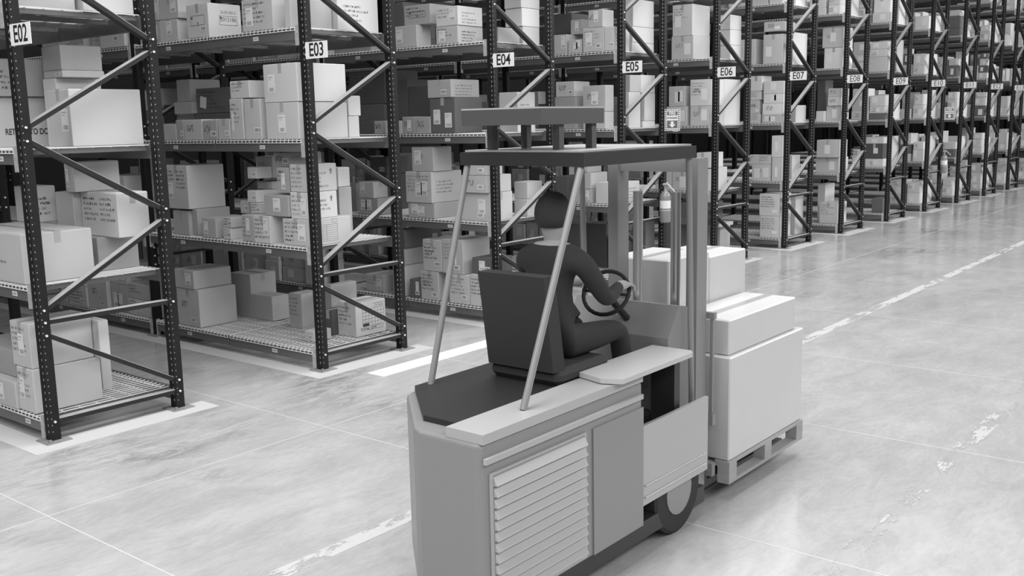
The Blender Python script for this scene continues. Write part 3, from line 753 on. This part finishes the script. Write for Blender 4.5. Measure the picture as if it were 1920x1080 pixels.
# ---------------------------------------------------------------- forklift (at rest)
T = empty('forklift', (.6, -4.2, 0))
tag(T, 'grey electric forklift with louvred side panel crossing the main aisle floor', 'forklift')
def tp(mb, name, m, par=None, smooth=False):
    o = mb.build(name, m, par or T, smooth=smooth)
    if (par or T) is T: o.location = (-.6, 4.2, 0)
    return o
YR, YL = -4.65, -3.76
plan = [(-.40, YR), (.86, YR), (.86, YL), (.14, YL), (-.02, YL - .05), (-.39, -4.22), (-.42, -4.28), (-.425, YR + .03)]
cw = tp(MB().prism(plan, .19, .985), 'counterweight', M['tgrey']); bv = cw.modifiers.new('b', 'BEVEL'); bv.width = .018; bv.segments = 3
tp(MB().prism([(-.36, YR + .03), (1.6, YR + .03), (1.6, YL - .03), (.14, YL - .03), (-.33, -4.24)], .09, .19), 'chassis', M['tdark'])
tp(MB().prism([(-.41, YR - .004), (.86, YR - .004), (.86, -4.44), (-.41, -4.44)], .985, 1.03), 'battery_cover', M['tlight'])
tp(MB().prism([(-.30, -4.425), (.74, -4.425), (.74, -3.80), (.05, -3.80), (-.30, -4.20)], .985, 1.012), 'seat_deck', M['tdark'])
# louvred side panel
lo = MB(); lo.box(-.375, .335, YR - .012, YR - .001, .215, .85)
lv_o = tp(lo, 'vent_panel', M['tlight'])
sl = MB()
for k in range(12):
    z = .245 + k * .05
    sl.add([(-.36, YR - .013, z + .038), (.32, YR - .013, z + .038), (.32, YR - .034, z), (-.36, YR - .034, z), (-.36, YR - .013, z), (.32, YR - .013, z)], [(0, 1, 2, 3), (3, 2, 5, 4), (0, 3, 4), (1, 5, 2)])
sl.build('slats', M['tlight'], lv_o)
sd = MB()
for k in range(12):
    z = .245 + k * .05; sd.box(-.36, .32, YR - .0138, YR - .0125, z + .038, z + .0455)
sd.build('slat_gaps', M['tgrey'], lv_o)
tp(MB().box(-.41, .84, YR - .02, YR - .001, .90, .925), 'side_rail', M['tlight'])
tp(MB().box(.86, 1.56, YR + .02, YL - .02, .52, .60), 'cab_floor', M['tgrey'])
tp(MB().box(.40, .86, YR - .008, YR, .20, .85), 'side_door', M['tgrey'])
tp(MB().box(.862, 1.58, YR, YR + .02, .30, .74), 'step_panel', M['tlight'])
tp(MB().box(.88, 1.54, YR - .012, YR, .345, .352).box(.88, 1.54, YR - .012, YR, .41, .416), 'step_trim', M['chrome'])
tp(MB().prism([(.60, YR - .05), (1.30, YR - .05), (1.34, YR - .02), (1.34, -4.42), (.60, -4.42), (.55, -4.60)], 1.035, 1.06), 'arm_shelf', M['twhite'])
tp(MB().box(.875, .93, YR + .06, -4.46, .60, 1.035), 'shelf_support', M['tdark']); tp(MB().box(1.26, 1.32, YR + .04, -4.46, .60, 1.035), 'shelf_support', M['tdark'])
tp(MB().prism([(1.36, .60), (1.60, .60), (1.60, 1.25), (1.48, 1.27), (1.36, 1.10)], YR + .14, YL - .04, axis='y'), 'dashboard', M['tgrey'])
st = MB().tube([(1.44, -4.2, 1.16), (1.22, -4.2, 1.34)], .022, 10); tp(st, 'steering_column', M['tdark'])
ring = [(1.20 + .075 * math.sin(a) * .77, -4.2 + .15 * math.cos(a), 1.36 + .15 * math.sin(a) * .77) for a in [k * PI / 12 for k in range(25)]]
tp(MB().tube(ring, .012, 8, caps=False).tube([(1.20, -4.34, 1.36), (1.20, -4.06, 1.36)], .009, 6), 'steering_wheel', M['rubber'], smooth=True)
seat = tp(MB().cham(.42, .88, -4.44, -3.98, 1.012, 1.10, .03), 'seat', M['rubber'])
tp(MB().prism([(.40, 1.09), (.50, 1.09), (.42, 1.58), (.33, 1.58)], -4.42, -4.0, axis='y'), 'seat_backrest', M['rubber'])
def wheel(x, y0, y1, r):
    w_ = tp(MB().tube([(x, y0, r), (x, y0 + .012, r), (x, y1 - .012, r), (x, y1, r)], [r - .02, r, r, r - .02], 32), 'wheel', M['rubber'])
    MB().tube([(x, y0 - .004, r), (x, y1 + .004, r)], r * .55, 20).build('wheel_hub', M['tgrey'], w_)
for x, r in ((.02, .20), (1.30, .25)):
    wheel(x, YR + .035 - .006, YR + .16, r) if x > 1 else wheel(x, YR + .09, YR + .24, .085)
    wheel(x, YL - .16, YL - .03, r) if x > 1 else wheel(x, YL - .4, YL - .25, .085)
# overhead guard
gy0, gy1, gx0, gx1, gz = -4.60, -3.82, .42, 1.50, 2.13
for a, b_ in (((-.02, -4.56, 1.03), (gx0 + .03, gy0 + .03, gz)), ((.12, gy1 - .02, .985), (gx0 + .03, gy1 - .03, gz)), ((1.55, -4.56, .62), (gx1 - .03, gy0 + .03, gz)), ((1.55, gy1, .62), (gx1 - .03, gy1 - .03, gz))):
    tp(MB().tube([a, b_], .017, 12), 'guard_post', M['tgrey'])
g = MB().box(gx0, gx1, gy0, gy0 + .05, gz - .02, gz + .045).box(gx0, gx1, gy1 - .05, gy1, gz - .02, gz + .045).box(gx0, gx0 + .05, gy0 + .05, gy1 - .05, gz - .02, gz + .045).box(gx1 - .05, gx1, gy0 + .05, gy1 - .05, gz - .02, gz + .045)
gd = tp(g, 'overhead_guard', M['tdark'])
gb = MB()
for k in range(7): x = gx0 + .12 + k * .14; gb.box(x, x + .03, gy0 + .05, gy1 - .05, gz, gz + .035)
gb.build('guard_bars', M['tdark'], gd)
MB().box(gx0 + .02, gx1 - .02, gy0 + .02, gy1 - .02, gz + .047, gz + .056).build('roof_sheet', M['tlight'], gd)
rb = tp(MB().box(.33, .86, -4.42, -3.92, 2.31, 2.385).box(.50, .54, -4.40, -4.36, 2.18, 2.31).box(.50, .54, -3.98, -3.94, 2.18, 2.31).box(.78, .82, -4.40, -4.36, 2.18, 2.31).box(.78, .82, -3.98, -3.94, 2.18, 2.31), 'roof_rack', M['tcoal'])
MB().box(.33, .86, -4.42, -3.92, 2.386, 2.394).build('rack_lid', M['tlight'], rb)
# mast, carriage, forks
ms = MB()
for y in (-4.50, -3.96): ms.box(1.64, 1.76, y - .035, y + .035, .06, 2.10)
ms.box(1.66, 1.72, -4.50, -3.96, 2.02, 2.10).box(1.66, 1.72, -4.50, -3.96, 1.10, 1.17)
mast = tp(ms, 'mast', M['tgrey'])
cy = MB().cyl((1.70, -4.36, .2), (1.70, -4.36, 1.9), .03, 16).cyl((1.70, -4.10, .2), (1.70, -4.10, 1.9), .03, 16); cy.build('lift_cylinders', M['chrome'], mast)
bk = MB().box(1.77, 1.81, -4.58, -3.86, .18, .26).box(1.77, 1.81, -4.58, -3.86, .50, .57)
for k in range(7): y = -4.57 + k * .115; bk.box(1.78, 1.80, y, y + .02, .57, 1.15)
bk.box(1.775, 1.805, -4.58, -3.86, 1.15, 1.19); tp(bk, 'load_backrest', M['tgrey'])
for y in (-4.45, -4.02): tp(MB().prism([(1.81, .55), (1.81, .075), (2.95, .085), (2.95, .095), (1.85, .125), (1.85, .55)][::-1], y - .055, y + .055, axis='y'), 'fork', M['tdark'])
# pallet and its load
pl = MB()
for k in range(6): y = -4.64 + k * .157; pl.box(1.88, 2.98, y, y + .10, .232, .250)
for x in (1.88, 2.38, 2.88): pl.box(x, x + .10, -4.64, -3.755, .214, .232)
for y in (-4.64, -4.27, -3.855): pl.box(1.88, 2.98, y, y + .10, .13, .214) if False else [pl.box(x, x + .10, y, y + .08, .128, .214) for x in (1.88, 2.38, 2.88)]
for y in (-4.64, -4.27, -3.855): pl.box(1.88, 2.98, y, y + .08, .110, .128) if y == -4.27 else pl.box(1.88, 2.98, y, y + .08, .110, .128)
p_ = pl.build('wooden_pallet', M['wood']); tag(p_, 'wooden pallet carried on the forks of the forklift', 'pallet')
def load(x0, x1, y0, y1, z0, z1, label, m='wrap'):
    mb = MB().cham(-(x1 - x0) / 2, (x1 - x0) / 2, -(y1 - y0) / 2, (y1 - y0) / 2, 0, z1 - z0, .008); o = mb.build('large_carton', M[m], loc=((x0 + x1) / 2, (y0 + y1) / 2, z0)); tag(o, label, 'box', 'pale cartons carried by the forklift')
    MB().box(-(x1 - x0) / 2 - .001, (x1 - x0) / 2 + .001, -.03, .03, z1 - z0, z1 - z0 + .001).build('packing_tape', M['tape'], o)
load(1.89, 2.97, -4.63, -4.21, .251, .90, 'long low white carton on the pallet, side nearest the camera')
load(1.89, 2.97, -4.20, -3.76, .251, .86, 'white carton low on the pallet behind the long one, under taller ones')
load(1.89, 2.42, -4.20, -3.77, .861, 1.46, 'tall pale carton on top of the load, next to the mast')
load(2.43, 2.96, -4.20, -3.77, .861, 1.42, 'tall pale carton on top of the load, at the fork tips')
load(1.93, 2.90, -4.60, -4.22, .901, 1.12, 'flat white carton lying on the low near side of the load')

# ---------------------------------------------------------------- driver
def skin_body(name, pts, edges, rad, mats, parent=None, lvl=2, root=0):
    me = bpy.data.meshes.new(name); me.from_pydata(pts, edges, []); o = bpy.data.objects.new(name, me); C.objects.link(o)
    o.modifiers.new('s', 'SKIN').use_smooth_shade = True
    for i, r in enumerate(rad): me.skin_vertices[0].data[i].radius = (r, r) if not isinstance(r, tuple) else r
    me.skin_vertices[0].data[root].use_root = True
    ss = o.modifiers.new('u', 'SUBSURF'); ss.levels = lvl; ss.render_levels = lvl
    dg = bpy.context.evaluated_depsgraph_get(); m2 = bpy.data.meshes.new_from_object(o.evaluated_get(dg)); bpy.data.objects.remove(o)
    m2.materials.clear(); [m2.materials.append(m) for m in mats]
    m2.polygons.foreach_set('use_smooth', [True] * len(m2.polygons))
    return m2
hx, hy, hz = .64, -4.2, 1.19
pts = []; rad = []; ed = []
def V_(p, r, par=None):
    pts.append(p); rad.append(r)
    if par is not None: ed.append((par, len(pts) - 1))
    return len(pts) - 1
pel = V_((hx, hy, hz), (.14, .12)); ab = V_((hx + .01, hy, hz + .15), (.135, .11), pel); chs = V_((hx + .04, hy, hz + .33), (.16, .12), ab); sho = V_((hx + .06, hy, hz + .45), (.12, .09), chs)
nk = V_((hx + .07, hy, hz + .51), .050, sho); hd0 = V_((hx + .09, hy, hz + .565), (.080, .085), nk); hd1 = V_((hx + .09, hy, hz + .645), (.085, .094), hd0); hd2 = V_((hx + .085, hy, hz + .715), (.064, .070), hd1)
hands = []
for sgn in (1, -1):
    h0 = V_((hx + .06, hy + sgn * .10, hz - .01), .095, pel); kn = V_((hx + .46, hy + sgn * .15, hz + .0), .066, h0); 
    mid = V_((hx + .50, hy + sgn * .15, hz - .22), .055, kn); an = V_((hx + .54, hy + sgn * .15, hz - .49), .042, mid); V_((hx + .66, hy + sgn * .16, hz - .53), .038, an)
    s0 = V_((hx + .06, hy + sgn * .19, hz + .42), .066, sho); el = V_((hx + .22, hy + sgn * .235, hz + .20), .048, s0); wr = V_((hx + .44, hy + sgn * .165, hz + .24), .032, el)
    pm = V_((hx + .51, hy + sgn * .150, hz + .235), (.036, .02), wr)
    for k in range(4):
        yy = hy + sgn * (.150 - .03 + k * .020); L_ = (.058, .070, .066, .050)[k]
        a = V_((hx + .545, yy, hz + .232 + .004), .0095, pm); b2 = V_((hx + .545 + L_ * .6, yy, hz + .215), .0088, a); V_((hx + .545 + L_ * .45, yy, hz + .215 - L_ * .42), .008, b2)
    a = V_((hx + .50, hy + sgn * .105, hz + .225), .010, pm); V_((hx + .545, hy + sgn * .095, hz + .205), .009, a)
bm_ = skin_body('person', pts, ed, rad, [M['cloth'], M['skin']])
for p in bm_.polygons:
    c = p.center
    if c.z > hz + .505 or (c.x > hx + .425 and c.z > hz + .12): p.material_index = 1
per = link('person', bm_); tag(per, 'seated forklift driver in dark jacket and trousers holding the steering wheel', 'person')
def ell(c, r, n=14, m=10, zmin=-1):
    mb = MB(); vs = []
    for i in range(m + 1):
        t = PI * i / m
        for j in range(n): a = 2 * PI * j / n; vs.append((c[0] + r[0] * math.sin(t) * math.cos(a), c[1] + r[1] * math.sin(t) * math.sin(a), c[2] + r[2] * max(zmin, math.cos(t))))
    mb.add(vs, [(i * n + j, (i + 1) * n + j, (i + 1) * n + (j + 1) % n, i * n + (j + 1) % n) for i in range(m) for j in range(n)]); return mb
hxx, hzz = hx + .09, hz + .65
ell((hxx - .020, hy, hzz + .012), (.105, .096, .115), 20, 12, -.62).build('hair', M['hair'], per, smooth=True)
ell((hxx + .098, hy, hzz - .02), (.018, .013, .022)).build('nose', M['skin'], per, smooth=True)
for sg in (-1, 1):
    ell((hxx + .082, hy + sg * .032, hzz + .005), (.012, .014, .009)).build('eye', M['paper'], per, smooth=True)
    ell((hxx + .0, hy + sg * .088, hzz - .01), (.02, .010, .03)).build('ear', M['skin'], per, smooth=True)
    MB().cham(hx + .50, hx + .76, hy + sg * .155 - .05, hy + sg * .155 + .05, .602, .67, .02).build('shoe', M['rubber'], per)
MB().box(hxx + .083, hxx + .092, hy - .022, hy + .022, hzz - .062, hzz - .056).build('mouth', M['ink'], per)
